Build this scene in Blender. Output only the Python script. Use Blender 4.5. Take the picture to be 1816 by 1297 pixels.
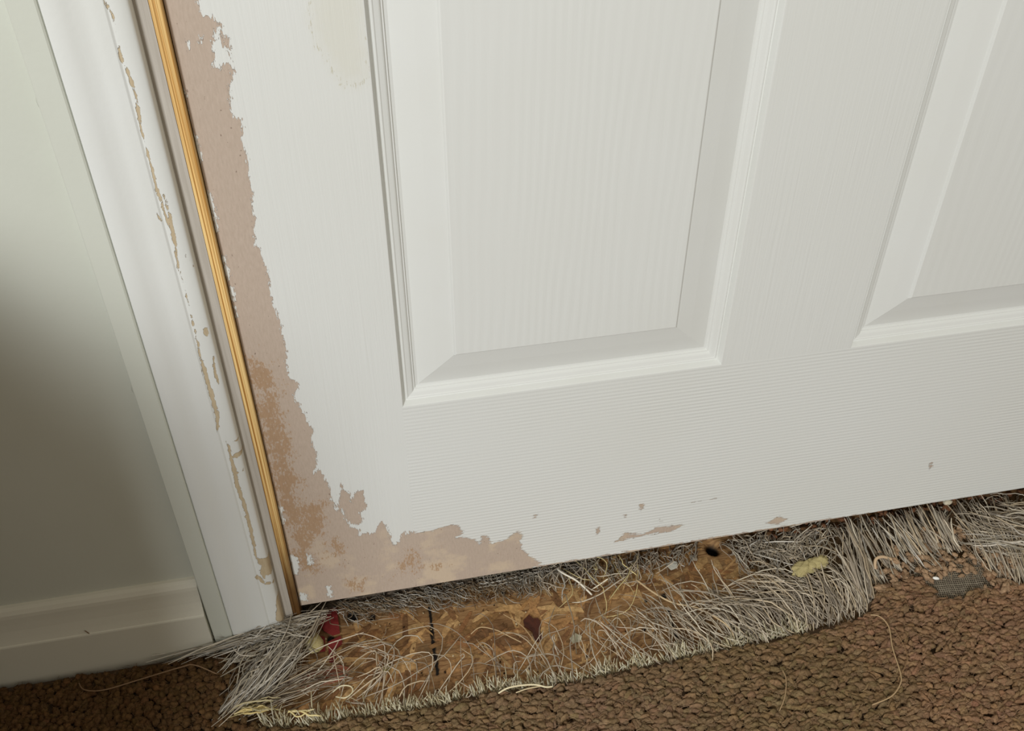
import bpy, bmesh, math, random
import numpy as np
from mathutils import Vector, noise as mnoise

for o in list(bpy.data.objects):
    bpy.data.objects.remove(o)
S = bpy.context.scene
COL = S.collection
rng = np.random.default_rng(7)
random.seed(7)

# ------------------------------------------------------------------ camera, world, light, exposure
CAM = np.array([0.0835, -0.5713, 0.7505])
PITCH, YAW, FPX = math.radians(38.8), math.radians(11.55), 1674.0
cd = bpy.data.cameras.new('camera')
cam = bpy.data.objects.new('camera', cd)
COL.objects.link(cam)
cam.location = CAM
cam.rotation_euler = (math.pi/2 - PITCH, 0, -YAW)
cd.sensor_fit = 'HORIZONTAL'
cd.sensor_width = 36.0
cd.lens = FPX/1816*36
cd.clip_start = 0.01
S.camera = cam

w = bpy.data.worlds.new('room_light')
S.world = w
w.use_nodes = True
w.node_tree.nodes['Background'].inputs[0].default_value = (1.0, 0.93, 0.79, 1)
w.node_tree.nodes['Background'].inputs[1].default_value = 0.44

ld = bpy.data.lights.new('window_light', 'AREA')          # daylight through the room's window
ld.shape = 'RECTANGLE'
ld.size, ld.size_y = 0.52, 0.52
ld.energy = 60.0
ld.color = (0.965, 1.0, 1.03)
lo = bpy.data.objects.new('window_light', ld)
COL.objects.link(lo)
lo.location = (-1.08, -2.32, 1.52)
lo.rotation_euler = (Vector((0.15, 0, 0.3)) - lo.location).to_track_quat('-Z', 'Y').to_euler()

S.view_settings.view_transform = 'Standard'
S.view_settings.look = 'None'
S.view_settings.gamma = 1
S.view_settings.use_curve_mapping = False
S.view_settings.exposure = 0.0

# ------------------------------------------------------------------ measuring: a pixel's ray cut by a real plane
_fh = np.array([math.sin(YAW), math.cos(YAW), 0])
_r = np.array([math.cos(YAW), -math.sin(YAW), 0])
_fw = _fh*math.cos(PITCH) + np.array([0, 0, -math.sin(PITCH)])
_u = np.cross(_r, _fw)


def ray(px, py):
    return _fw + _r*(px-908)/FPX - _u*(py-648.5)/FPX


def onY(px, py, y=0.0):
    d = ray(px, py)
    return CAM + d*((y-CAM[1])/d[1])


def onZ(px, py, z=0.008):
    d = ray(px, py)
    return CAM + d*((z-CAM[2])/d[2])


# ------------------------------------------------------------------ object helpers
def thing(name, label, cat, loc=(0, 0, 0), group=None, kind=None):
    o = bpy.data.objects.new(name, None)
    COL.objects.link(o)
    o.location = loc
    o.empty_display_size = 0.02
    if kind:
        o['kind'] = kind
    return tag(o, label, cat, group)


def tag(o, label, cat, group=None):
    if label:
        o['label'] = label
    if cat:
        o['category'] = cat
    if group:
        o['group'] = group
    return o


def mesh_obj(name, V, F, m, parent=None, smooth=False, col=None, fattrs=None, kind=None):
    """V (n,3) world coordinates, F list/array of faces; parent at a location keeps V where it stands"""
    V = np.asarray(V, dtype=np.float32)
    me = bpy.data.meshes.new(name)
    if isinstance(F, np.ndarray):
        k = F.shape[1]
        me.vertices.add(len(V))
        me.loops.add(F.size)
        me.polygons.add(len(F))
        me.loops.foreach_set('vertex_index', F.astype(np.int32).ravel())
        me.polygons.foreach_set('loop_start', np.arange(0, F.size, k, dtype=np.int32))
        me.vertices.foreach_set('co', V.ravel())
        me.update(calc_edges=True)
    else:
        me.from_pydata([tuple(map(float, v)) for v in V], [], F)
        me.update()
    me.validate()
    if smooth:
        me.polygons.foreach_set('use_smooth', np.ones(len(me.polygons), dtype=bool))
    if col is not None:
        a = me.attributes.new('Col', 'FLOAT_COLOR', 'POINT')
        c = np.ones((len(V), 4), dtype=np.float32)
        c[:, :3] = col
        a.data.foreach_set('color', c.ravel())
    for nm, arr in (fattrs or {}).items():
        a = me.attributes.new(nm, 'FLOAT', 'POINT')
        a.data.foreach_set('value', np.asarray(arr, dtype=np.float32))
    me.materials.append(m)
    o = bpy.data.objects.new(name, me)
    COL.objects.link(o)
    if parent is not None:
        o.parent = parent
        p = parent
        off = np.zeros(3)
        while p is not None:
            off += np.array(p.location)
            p = p.parent
        if np.abs(off).sum() > 0:
            me.vertices.foreach_set('co', (V-off.astype(np.float32)).ravel())
            me.update()
    if kind:
        o['kind'] = kind
    return o


def box_vf(x0, x1, y0, y1, z0, z1):
    V = [(x, y, z) for x in (x0, x1) for y in (y0, y1) for z in (z0, z1)]
    F = [(0, 1, 3, 2), (4, 6, 7, 5), (0, 4, 5, 1), (2, 3, 7, 6), (0, 2, 6, 4), (1, 5, 7, 3)]
    return V, F


def box(name, x0, x1, y0, y1, z0, z1, m, parent=None, bev=0.0, kind=None):
    V, F = box_vf(x0, x1, y0, y1, z0, z1)
    o = mesh_obj(name, V, F, m, parent, kind=kind)
    if bev:
        b = o.modifiers.new('bevel', 'BEVEL')
        b.width = bev
        b.segments = 2
    return o


def tubes(P, R, C, sides=4):
    """P (n,k,3) polylines, R (n,) radii, C (n,3) colours -> V,F,col"""
    n, k, _ = P.shape
    T = np.gradient(P, axis=1)
    T /= np.linalg.norm(T, axis=2, keepdims=True)+1e-9
    ref = np.where(np.abs(T[..., 2:3]) > 0.9, np.array([1., 0, 0]), np.array([0, 0, 1.]))
    N = np.cross(T, ref)
    N /= np.linalg.norm(N, axis=2, keepdims=True)+1e-9
    B = np.cross(T, N)
    taper = np.ones(k)
    taper[-1] = 0.45
    taper[0] = 0.8
    rr = (R[:, None]*taper[None, :])[..., None]
    rings = []
    for s in range(sides):
        a = 2*math.pi*s/sides
        rings.append(P + rr*(math.cos(a)*N + math.sin(a)*B))
    V = np.stack(rings, axis=2).reshape(-1, 3)
    i = np.arange(n)[:, None, None]*k*sides
    j = np.arange(k-1)[None, :, None]*sides
    s = np.arange(sides)[None, None, :]
    s2 = (s+1) % sides
    a = i+j+s
    b = i+j+s2
    F = np.stack([a, b, b+sides, a+sides], axis=-1).reshape(-1, 4)
    col = np.repeat(C, k*sides, axis=0)
    return V, F, col


def join(parts):
    V, F, C = [], [], []
    n = 0
    for v, f, c in parts:
        V.append(v)
        F.append(f+n)
        C.append(c)
        n += len(v)
    return np.concatenate(V), np.concatenate(F), np.concatenate(C)


def lin(r, g, b):
    c = np.array([r, g, b])/255.0
    return np.where(c <= 0.04045, c/12.92, ((c+0.055)/1.055)**2.4)


# ------------------------------------------------------------------ materials
def new_mat(name, rough=0.6):
    m = bpy.data.materials.new(name)
    m.use_nodes = True
    nt = m.node_tree
    b = nt.nodes['Principled BSDF']
    b.inputs['Roughness'].default_value = rough
    b.inputs['Specular IOR Level'].default_value = 0.3
    return m, nt, b


def N(nt, typ, **kw):
    n = nt.nodes.new(typ)
    for k, v in kw.items():
        setattr(n, k, v)
    return n


def sock(nt, dst, val):
    if hasattr(val, 'is_output') or isinstance(val, bpy.types.NodeSocket):
        nt.links.new(val, dst)
    else:
        dst.default_value = val


def math_(nt, op, a, b=0.0, c=0.0, clamp=False):
    n = N(nt, 'ShaderNodeMath', operation=op, use_clamp=clamp)
    sock(nt, n.inputs[0], a)
    sock(nt, n.inputs[1], b)
    sock(nt, n.inputs[2], c)
    return n.outputs[0]


def noise_(nt, scale=(1, 1, 1), s=1.0, detail=3, rough=0.55, off=(0, 0, 0)):
    tc = N(nt, 'ShaderNodeTexCoord')
    mp = N(nt, 'ShaderNodeMapping')
    mp.inputs['Scale'].default_value = scale
    mp.inputs['Location'].default_value = off
    nt.links.new(tc.outputs['Object'], mp.inputs[0])
    n = N(nt, 'ShaderNodeTexNoise')
    n.inputs['Scale'].default_value = s
    n.inputs['Detail'].default_value = detail
    n.inputs['Roughness'].default_value = rough
    nt.links.new(mp.outputs[0], n.inputs['Vector'])
    return n.outputs['Fac']


def mix_(nt, fac, a, b):
    n = N(nt, 'ShaderNodeMix', data_type='RGBA')
    sock(nt, n.inputs[0], fac)
    for i, v in ((6, a), (7, b)):
        if isinstance(v, bpy.types.NodeSocket):
            nt.links.new(v, n.inputs[i])
        else:
            n.inputs[i].default_value = (*v, 1)
    return n.outputs[2]


def sstep(nt, v, lo_, hi_):
    n = N(nt, 'ShaderNodeMapRange', interpolation_type='SMOOTHSTEP')
    sock(nt, n.inputs[0], v)
    n.inputs[1].default_value = lo_
    n.inputs[2].default_value = hi_
    return n.outputs[0]


def attr_(nt, name, out='Fac'):
    a = N(nt, 'ShaderNodeAttribute', attribute_name=name)
    return a.outputs[out]


def bump_(nt, h, dist, strength=1.0):
    n = N(nt, 'ShaderNodeBump')
    n.inputs['Strength'].default_value = strength
    n.inputs['Distance'].default_value = dist
    nt.links.new(h, n.inputs['Height'])
    return n.outputs[0]


WHITE = tuple(lin(226, 227, 223))
WHITE2 = tuple(lin(221, 221, 214))


def grain_paint(name, grain, peel=False, strength=1.0, white=WHITE):
    """white gloss paint over embossed wood grain; 'peel' and 'stain' attributes are signed distances (m) to bare patches"""
    m, nt, b = new_mat(name, 0.45)
    if grain == 'v':
        g = noise_(nt, (620, 1, 16), 1.0, 2)
        g2 = noise_(nt, (260, 1, 5), 1.0, 2, off=(3, 0, 0))
    elif grain == 'h':
        tc = N(nt, 'ShaderNodeTexCoord')
        wv = N(nt, 'ShaderNodeTexWave', wave_type='BANDS', bands_direction='Z', wave_profile='SIN')
        wv.inputs['Scale'].default_value = 82
        wv.inputs['Distortion'].default_value = 3.5
        wv.inputs['Detail'].default_value = 2
        wv.inputs['Detail Scale'].default_value = 0.05
        mp = N(nt, 'ShaderNodeMapping')
        mp.inputs['Scale'].default_value = (0.35, 1, 1)
        nt.links.new(tc.outputs['Object'], mp.inputs[0])
        nt.links.new(mp.outputs[0], wv.inputs['Vector'])
        g = wv.outputs['Fac']
        g2 = noise_(nt, (10, 1, 480), 1.0, 3)
    else:                                         # panel: loose cathedral figure
        tc = N(nt, 'ShaderNodeTexCoord')
        wv = N(nt, 'ShaderNodeTexWave', wave_type='BANDS', bands_direction='X', wave_profile='SIN')
        wv.inputs['Scale'].default_value = 40
        wv.inputs['Distortion'].default_value = 26
        wv.inputs['Detail'].default_value = 3
        wv.inputs['Detail Scale'].default_value = 0.16
        mp = N(nt, 'ShaderNodeMapping')
        mp.inputs['Scale'].default_value = (1, 1, 0.22)
        nt.links.new(tc.outputs['Object'], mp.inputs[0])
        nt.links.new(mp.outputs[0], wv.inputs['Vector'])
        g = wv.outputs['Fac']
        g2 = noise_(nt, (520, 1, 14), 1.0, 2)
    patch = noise_(nt, (1, 1, 1), 9.0, 2)
    h = math_(nt, 'ADD', math_(nt, 'MULTIPLY', g, 0.6), math_(nt, 'MULTIPLY', g2, 0.6))
    amp = math_(nt, 'MULTIPLY_ADD', patch, 1.6, -0.25, clamp=True)
    h = math_(nt, 'MULTIPLY', h, amp)
    mott = noise_(nt, (1, 1, 1), 5.0, 3, off=(1, 2, 3))
    paint = mix_(nt, mott, white, WHITE2)
    if peel:
        st = (70, 70, 70)
        n1 = noise_(nt, (260, 200, 130) if grain != 'h' else (130, 200, 260), 1.0, 4, 0.65)
        n2 = noise_(nt, (900, 500, 220) if grain != 'h' else (60, 500, 900), 1.0, 3, 0.6)
        d = attr_(nt, 'peel')
        d = math_(nt, 'ADD', d, math_(nt, 'MULTIPLY', math_(nt, 'SUBTRACT', n1, 0.5), 0.0075))
        d = math_(nt, 'ADD', d, math_(nt, 'MULTIPLY', math_(nt, 'SUBTRACT', n2, 0.5), 0.0105 if grain == 'h' else 0.0085))
        sg = math_(nt, 'ADD', attr_(nt, 'smudge'), math_(nt, 'MULTIPLY', math_(nt, 'SUBTRACT', n1, 0.5), 0.016))
        paint = mix_(nt, math_(nt, 'MULTIPLY', sstep(nt, sg, 0.006, -0.010), 0.38), paint, tuple(lin(214, 210, 190)))
        rim = math_(nt, 'MULTIPLY', sstep(nt, math_(nt, 'ABSOLUTE', sg), 0.0016, 0.0), sstep(nt, n2, 0.52, 0.6))
        paint = mix_(nt, math_(nt, 'MULTIPLY', rim, 0.5), paint, tuple(lin(178, 168, 128)))
        pm = sstep(nt, d, -0.00015, 0.00015)               # 1 = paint
        n3 = noise_(nt, (90, 90, 60), 1.0, 6, 0.75, off=(9, 1, 4))
        n4 = noise_(nt, (620, 90, 210), 1.0, 5, 0.75, off=(2, 7, 1))
        s = attr_(nt, 'stain')
        s = math_(nt, 'ADD', s, math_(nt, 'MULTIPLY', math_(nt, 'SUBTRACT', n3, 0.5), 0.034))
        s = math_(nt, 'ADD', s, math_(nt, 'MULTIPLY', math_(nt, 'SUBTRACT', n4, 0.5), 0.032))
        sm = sstep(nt, s, 0.0012, -0.0012)
        fib = noise_(nt, (700, 700, 160), 1.0, 5, 0.7)
        bare = mix_(nt, fib, tuple(lin(170, 152, 134)), tuple(lin(206, 188, 172)))
        spk = sstep(nt, noise_(nt, (1, 1, 0.6), 330, 2, 0.5, off=(4, 4, 4)), 0.69, 0.73)
        bare = mix_(nt, math_(nt, 'MULTIPLY', spk, 0.55), bare, tuple(lin(96, 72, 56)))
        creamy = sstep(nt, noise_(nt, (1, 1, 1), 26, 4, 0.6, off=(7, 0, 7)), 0.5, 0.62)
        lowb = sstep(nt, attr_(nt, 'low'), 0.13, 0.02)
        bare = mix_(nt, math_(nt, 'MULTIPLY', math_(nt, 'MULTIPLY', creamy, lowb), 0.6), bare, tuple(lin(214, 194, 166)))
        tan = mix_(nt, fib, tuple(lin(150, 117, 84)), tuple(lin(188, 153, 116)))
        bare = mix_(nt, math_(nt, 'MULTIPLY', sm, 0.78), bare, tan)
        colr = mix_(nt, pm, bare, paint)
        h = math_(nt, 'MULTIPLY', h, pm)
        nt.links.new(math_(nt, 'MULTIPLY_ADD', pm, -0.35, 0.85), b.inputs['Roughness'])
        hb = math_(nt, 'ADD', math_(nt, 'MULTIPLY', h, 0.0006*strength), math_(nt, 'MULTIPLY', pm, 0.00035))
        hb = math_(nt, 'ADD', hb, math_(nt, 'MULTIPLY', fib, 0.00006))
        nt.links.new(colr, b.inputs['Base Color'])
        nt.links.new(bump_(nt, hb, 1.0), b.inputs['Normal'])
    else:
        nt.links.new(paint, b.inputs['Base Color'])
        nt.links.new(bump_(nt, h, 0.0006*strength), b.inputs['Normal'])
    return m


def plain_paint(name, c1, c2, rough=0.5, bs=300, bd=0.00008, crack=False):
    m, nt, b = new_mat(name, rough)
    mott = noise_(nt, (1, 1, 1), 14, 3)
    colr = mix_(nt, mott, tuple(c1), tuple(c2))
    h = noise_(nt, (1, 1, 1), bs, 3)
    hb = math_(nt, 'MULTIPLY', h, bd)
    if crack:
        n1 = noise_(nt, (300, 300, 140), 1.0, 4, 0.65)
        d = math_(nt, 'ADD', attr_(nt, 'peel'), math_(nt, 'MULTIPLY', math_(nt, 'SUBTRACT', n1, 0.5), 0.0048))
        pm = sstep(nt, d, -0.00015, 0.00015)
        fib = noise_(nt, (500, 500, 120), 1.0, 4)
        bare = mix_(nt, fib, tuple(lin(176, 155, 122)), tuple(lin(212, 196, 166)))
        colr = mix_(nt, pm, bare, colr)
        hb = math_(nt, 'ADD', hb, math_(nt, 'MULTIPLY', pm, 0.0005))
    nt.links.new(colr, b.inputs['Base Color'])
    nt.links.new(bump_(nt, hb, 1.0), b.inputs['Normal'])
    return m


def fibre_mat(name, rough=0.6, spec=0.3, bs=0):
    m, nt, b = new_mat(name, rough)
    b.inputs['Specular IOR Level'].default_value = spec
    c = attr_(nt, 'Col', 'Color')
    if bs:
        n = noise_(nt, (1, 1, 1), bs, 4, 0.7)
        dk = N(nt, 'ShaderNodeMix', data_type='RGBA', blend_type='MULTIPLY')
        dk.inputs[0].default_value = 0.75
        nt.links.new(c, dk.inputs[6])
        v = N(nt, 'ShaderNodeValToRGB')
        v.color_ramp.elements[0].position = 0.3
        v.color_ramp.elements[0].color = (0.42, 0.40, 0.38, 1)
        v.color_ramp.elements[1].position = 0.7
        v.color_ramp.elements[1].color = (1.25, 1.22, 1.18, 1)
        nt.links.new(n, v.inputs[0])
        nt.links.new(v.outputs[0], dk.inputs[7])
        nt.links.new(dk.outputs[2], b.inputs['Base Color'])
        nt.links.new(bump_(nt, n, 0.0012), b.inputs['Normal'])
    else:
        nt.links.new(c, b.inputs['Base Color'])
    return m


def flat(name, c, rough=0.7, var=0.25, s=200):
    m, nt, b = new_mat(name, rough)
    n = noise_(nt, (1, 1, 1), s, 4)
    c = np.array(c)
    nt.links.new(mix_(nt, n, tuple(c*(1-var)), tuple(np.minimum(1, c*(1+var)))), b.inputs['Base Color'])
    nt.links.new(bump_(nt, n, 0.0005), b.inputs['Normal'])
    return m


M_wall = plain_paint('wall_paint', lin(208, 210, 198), lin(202, 203, 190), 0.7, 220, 0.00012)
M_base = plain_paint('baseboard_paint', lin(222, 219, 204), lin(214, 210, 194), 0.45)
M_case = plain_paint('casing_paint', WHITE, WHITE2, 0.45, crack=True)
M_jamb, nt, b = new_mat('jamb_paint', 0.6)
nt.links.new(mix_(nt, noise_(nt, (300, 300, 9), 1, 4, 0.65), tuple(lin(150, 140, 126)), tuple(lin(212, 205, 194))), b.inputs['Base Color'])
nt.links.new(bump_(nt, noise_(nt, (500, 500, 20), 1, 3), 0.0004), b.inputs['Normal'])
M_pine, nt, b = new_mat('bare_pine', 0.5)
g = noise_(nt, (1100, 1100, 5), 1, 2)
pc = mix_(nt, sstep(nt, g, 0.35, 0.65), tuple(lin(186, 136, 70)), tuple(lin(246, 212, 146)))
foot_tone = sstep(nt, math_(nt, 'ADD', attr_(nt, 'low'), math_(nt, 'MULTIPLY', noise_(nt, (90, 90, 30), 1, 3), 0.05)), 0.06, 0.20)  # pine turns darker brown towards the floor
nt.links.new(mix_(nt, foot_tone, tuple(lin(96, 66, 34)), pc), b.inputs['Base Color'])
M_stile = grain_paint('stile_paint', 'v', True, 0.8)
M_rail = grain_paint('rail_paint', 'h', True, 0.6)
M_mull = grain_paint('mullion_paint', 'v', False, 0.8)
M_panel = grain_paint('panel_paint', 'p', False, 0.32)
M_mould = plain_paint('moulding_paint', WHITE, WHITE2, 0.4, 400, 0.00005)
M_fib = fibre_mat('jute_fibre', 0.55, 0.35)
M_pile = fibre_mat('carpet_pile', 0.95, 0.05, 420)
M_back = flat('carpet_backing', lin(84, 66, 48), 0.95, 0.4)
M_felt = fibre_mat('felt', 0.95, 0.05, 500)
M_dark = flat('dark_wood', lin(120, 92, 66), 0.6, 0.2, 30)

# OSB
M_osb, nt, b = new_mat('subfloor_board', 0.75)
tc = N(nt, 'ShaderNodeTexCoord')
vor = N(nt, 'ShaderNodeTexVoronoi')
mp = N(nt, 'ShaderNodeMapping')
mp.inputs['Scale'].default_value = (16, 42, 1)
mp.inputs['Rotation'].default_value = (0, 0, 0.35)
nt.links.new(tc.outputs['Object'], mp.inputs[0])
nt.links.new(mp.outputs[0], vor.inputs['Vector'])
vor.inputs['Scale'].default_value = 1.0
gr = noise_(nt, (60, 420, 1), 1, 4, 0.65)
oc = mix_(nt, vor.outputs['Color'], tuple(lin(122, 90, 58)), tuple(lin(176, 138, 92)))
oc = mix_(nt, sstep(nt, gr, 0.4, 0.7), oc, tuple(lin(112, 78, 46)))
dirt = sstep(nt, noise_(nt, (1, 1, 1), 30, 5, 0.7, off=(5, 2, 0)), 0.52, 0.72)
oc = mix_(nt, math_(nt, 'MULTIPLY', dirt, 0.6), oc, tuple(lin(88, 72, 50)))
oc = mix_(nt, sstep(nt, attr_(nt, 'pit'), 0.15, 0.7), oc, tuple(lin(20, 14, 9)))
nt.links.new(oc, b.inputs['Base Color'])
nt.links.new(bump_(nt, gr, 0.0006), b.inputs['Normal'])
M_strand, nt, b = new_mat('osb_strand', 0.7)
gr = noise_(nt, (1, 1, 1), 300, 4, 0.7)
dk = N(nt, 'ShaderNodeMix', data_type='RGBA', blend_type='MULTIPLY')
dk.inputs[0].default_value = 0.8
nt.links.new(attr_(nt, 'Col', 'Color'), dk.inputs[6])
vr = N(nt, 'ShaderNodeValToRGB')
vr.color_ramp.elements[0].position = 0.32
vr.color_ramp.elements[0].color = (0.5, 0.47, 0.42, 1)
vr.color_ramp.elements[1].position = 0.62
vr.color_ramp.elements[1].color = (1.1, 1.08, 1.05, 1)
nt.links.new(gr, vr.inputs[0])
nt.links.new(vr.outputs[0], dk.inputs[7])
dirt = sstep(nt, noise_(nt, (1, 1, 1), 34, 5, 0.7, off=(5, 2, 0)), 0.55, 0.72)
nt.links.new(mix_(nt, math_(nt, 'MULTIPLY', dirt, 0.5), dk.outputs[2], tuple(lin(92, 74, 52))), b.inputs['Base Color'])
nt.links.new(bump_(nt, gr, 0.0008), b.inputs['Normal'])


# ------------------------------------------------------------------ distance fields for flaked paint
def seg_dist(P, A, B):
    d = B-A
    t = np.clip(((P-A)@d)/(d@d+1e-12), 0, 1)
    return np.linalg.norm(P-(A+t[:, None]*d), axis=1), t


def poly_sdf(P, poly):
    """signed distance, negative inside"""
    poly = np.asarray(poly)
    D = np.full(len(P), 1e9)
    ins = np.zeros(len(P), dtype=bool)
    for i in range(len(poly)):
        A, B = poly[i], poly[(i+1) % len(poly)]
        D = np.minimum(D, seg_dist(P, A, B)[0])
        c = (A[1] > P[:, 1]) != (B[1] > P[:, 1])
        xi = A[0] + (P[:, 1]-A[1])*(B[0]-A[0])/(B[1]-A[1]+1e-12)
        ins ^= c & (P[:, 0] < xi)
    return np.where(ins, -D, D)


def line_sdf(P, pts, half):
    D = np.full(len(P), 1e9)
    for i in range(len(pts)-1):
        d, t = seg_dist(P, pts[i], pts[i+1])
        D = np.minimum(D, d-(half[i]+(half[i+1]-half[i])*t))
    return D


def XZ(pts, y=0.0):
    return np.array([onY(px, py, y)[[0, 2]] for px, py in pts])


PEEL = XZ([(352, -60), (352, 0), (353, 15), (357, 25), (372, 30), (380, 28), (385, 40), (394, 42), (397, 55), (403, 65), (408, 85),
           (412, 105), (414, 125), (412, 140), (406, 152), (408, 165), (406, 185), (410, 200), (416, 208), (428, 212), (430, 225), (428, 245),
           (434, 258), (437, 280), (441, 300), (446, 330), (447, 370), (452, 385), (450, 400), (453, 420), (451, 435), (460, 440), (463, 455),
           (472, 472), (475, 490), (477, 510), (482, 530), (490, 555), (498, 578), (503, 600), (508, 625), (507, 645), (512, 668),
           (524, 677), (531, 680), (529, 690), (522, 698), (523, 712), (532, 720), (540, 735), (546, 750), (556, 760), (552, 772), (554, 790),
           (561, 803), (562, 825), (553, 843), (565, 833), (574, 845), (584, 862), (588, 885), (598, 907), (602, 885), (605, 858),
           (609, 870), (618, 873), (622, 893), (630, 872), (643, 870), (646, 892), (653, 896), (648, 904), (636, 910), (640, 916), (649, 922),
           (645, 936), (655, 948), (667, 944), (672, 928), (679, 923), (686, 936), (692, 952), (698, 967), (706, 965), (713, 947), (718, 942),
           (722, 955), (726, 943), (740, 946), (770, 940), (782, 936), (802, 931), (815, 935), (820, 946), (808, 953), (842, 956), (850, 966),
           (856, 950), (868, 954), (872, 965), (888, 962), (902, 954), (916, 944), (928, 948), (921, 960), (926, 975), (938, 986), (960, 1000),
           (900, 1030), (500, 1100), (460, 900), (260, -60)])
KEEP = [XZ(p) for p in (
    [(383, 48), (391, 52), (392, 84), (404, 86), (411, 112), (410, 122), (404, 112), (392, 110), (388, 122), (380, 118), (381, 100), (377, 84)],
    [(352, -40), (376, -40), (375, 30), (362, 27), (354, 15)],
    [(332, 74), (336, 90), (334, 90)], [(355, 63), (360, 64), (360, 76), (354, 75)],
    [(324, 155), (337, 215), (348, 245), (358, 285), (355, 290), (345, 255), (334, 225)],
    [(366, 336), (374, 345), (388, 412), (384, 414), (376, 380)],
    [(391, 453), (399, 455), (408, 490), (404, 498), (397, 480)], [(407, 508), (412, 510), (417, 533), (411, 535)],
    [(413, 543), (418, 545), (423, 563), (418, 564)],
    [(514, 985), (526, 988), (531, 1005), (527, 1020), (517, 1018)], [(543, 983), (550, 985), (556, 1000), (549, 1003)],
    [(492, 896), (500, 900), (505, 930), (499, 932)], [(532, 1052), (546, 1056), (543, 1066), (533, 1066)],
    [(605, 903), (620, 930), (640, 930), (655, 905), (668, 895), (672, 920), (650, 945), (636, 950), (640, 940), (622, 935)],
    [(583, 858), (590, 860), (600, 905), (596, 905)],
    [(579, 1040), (586, 1040), (590, 1060), (583, 1062)])]
CHIPS = [XZ(p) for p in (
    [(1085, 964), (1110, 944), (1140, 947), (1165, 934), (1222, 928), (1190, 944), (1150, 950), (1120, 956)],
    [(1054, 940), (1064, 932), (1068, 942), (1058, 950)], [(1132, 894), (1143, 893), (1142, 906), (1133, 908)],
    [(1160, 926), (1170, 920), (1176, 926)], [(943, 914), (956, 911), (948, 922)], [(1645, 822), (1655, 818), (1655, 832), (1647, 834)],
    [(1355, 930), (1378, 915), (1400, 920), (1380, 932)], [(1225, 890), (1300, 880), (1301, 882), (1226, 892)],
    [(1105, 915), (1112, 912), (1110, 920)])]
STAIN = [XZ(p) for p in (
    [(452, 640), (478, 660), (495, 760), (520, 850), (545, 985), (560, 1005), (540, 1010), (515, 930), (480, 800)],
    [(715, 985), (730, 970), (745, 975), (750, 1000), (780, 1000), (800, 1005), (770, 1012), (720, 1015), (690, 1030)],
    [(618, 1030), (640, 1030), (640, 1042), (620, 1042)],
    [(770, 970), (785, 968), (775, 978)], [(590, 960), (608, 965), (606, 995), (594, 985)], [(540, 900), (570, 890), (570, 950), (545, 960)])]


SMUDGE = XZ([(545, -60), (548, 40), (565, 85), (585, 118), (604, 150), (640, 153), (655, 130), (648, -60)])


def door_fields(V):
    P = V[:, [0, 2]]
    low = P[:, 1] < 0.75
    d = np.full(len(P), 0.05)
    s = np.full(len(P), 0.05)
    if low.any():
        q = P[low]
        dd = poly_sdf(q, PEEL)
        for k in KEEP:
            dd = np.maximum(dd, -poly_sdf(q, k)+0.0004)
        for k in CHIPS:
            dd = np.minimum(dd, poly_sdf(q, k)+0.0012)
        edge = (q[:, 1]-0.0292)+0.004*np.clip((q[:, 0]-0.5)/0.3, 0, 1)
        dd = np.minimum(dd, edge)                                   # worn bottom edge
        d[low] = dd
        ss = np.full(len(q), 0.05)
        for k in STAIN:
            ss = np.minimum(ss, poly_sdf(q, k))
        s[low] = np.clip(ss, -0.012, 0.05)*0.5-0.0008+0.0045*np.clip((q[:, 0]-0.02)/0.1, 0, 1)
    sm = np.full(len(P), 0.05)
    if low.any():
        sm[low] = poly_sdf(P[low], SMUDGE)
    return {'peel': d, 'stain': s, 'smudge': sm, 'low': P[:, 1]-0.028}


def spaced(*runs):
    out = [np.linspace(a, b, max(2, int(round((b-a)/st))+1)) for a, b, st in runs]
    return np.unique(np.round(np.concatenate(out), 6))


def slab(name, xs, zs, y0, y1, m, parent, fields=True):
    """a board whose front face (y0) is a fine grid and whose sides and back close it"""
    nx, nz = len(xs), len(zs)
    X, Z = np.meshgrid(xs, zs, indexing='ij')
    V = np.stack([X.ravel(), np.full(X.size, y0), Z.ravel()], axis=1)
    i, j = np.meshgrid(np.arange(nx-1), np.arange(nz-1), indexing='ij')
    a = (i*nz+j).ravel()
    F = np.stack([a, a+nz, a+nz+1, a+1], axis=1)
    n = len(V)
    bx = [xs[0], xs[-1]]
    bz = [zs[0], zs[-1]]
    e = [(bx[0], y0, bz[0]), (bx[1], y0, bz[0]), (bx[1], y0, bz[1]), (bx[0], y0, bz[1]),
         (bx[0], y1, bz[0]), (bx[1], y1, bz[0]), (bx[1], y1, bz[1]), (bx[0], y1, bz[1])]
    V = np.concatenate([V, np.array(e)])
    F2 = np.array([(0, 4, 5, 1), (1, 5, 6, 2), (2, 6, 7, 3), (3, 7, 4, 0), (4, 7, 6, 5)])+n
    F = np.concatenate([F, F2])
    return mesh_obj(name, V, F, m, parent, fattrs=door_fields(V) if fields else None)


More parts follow.
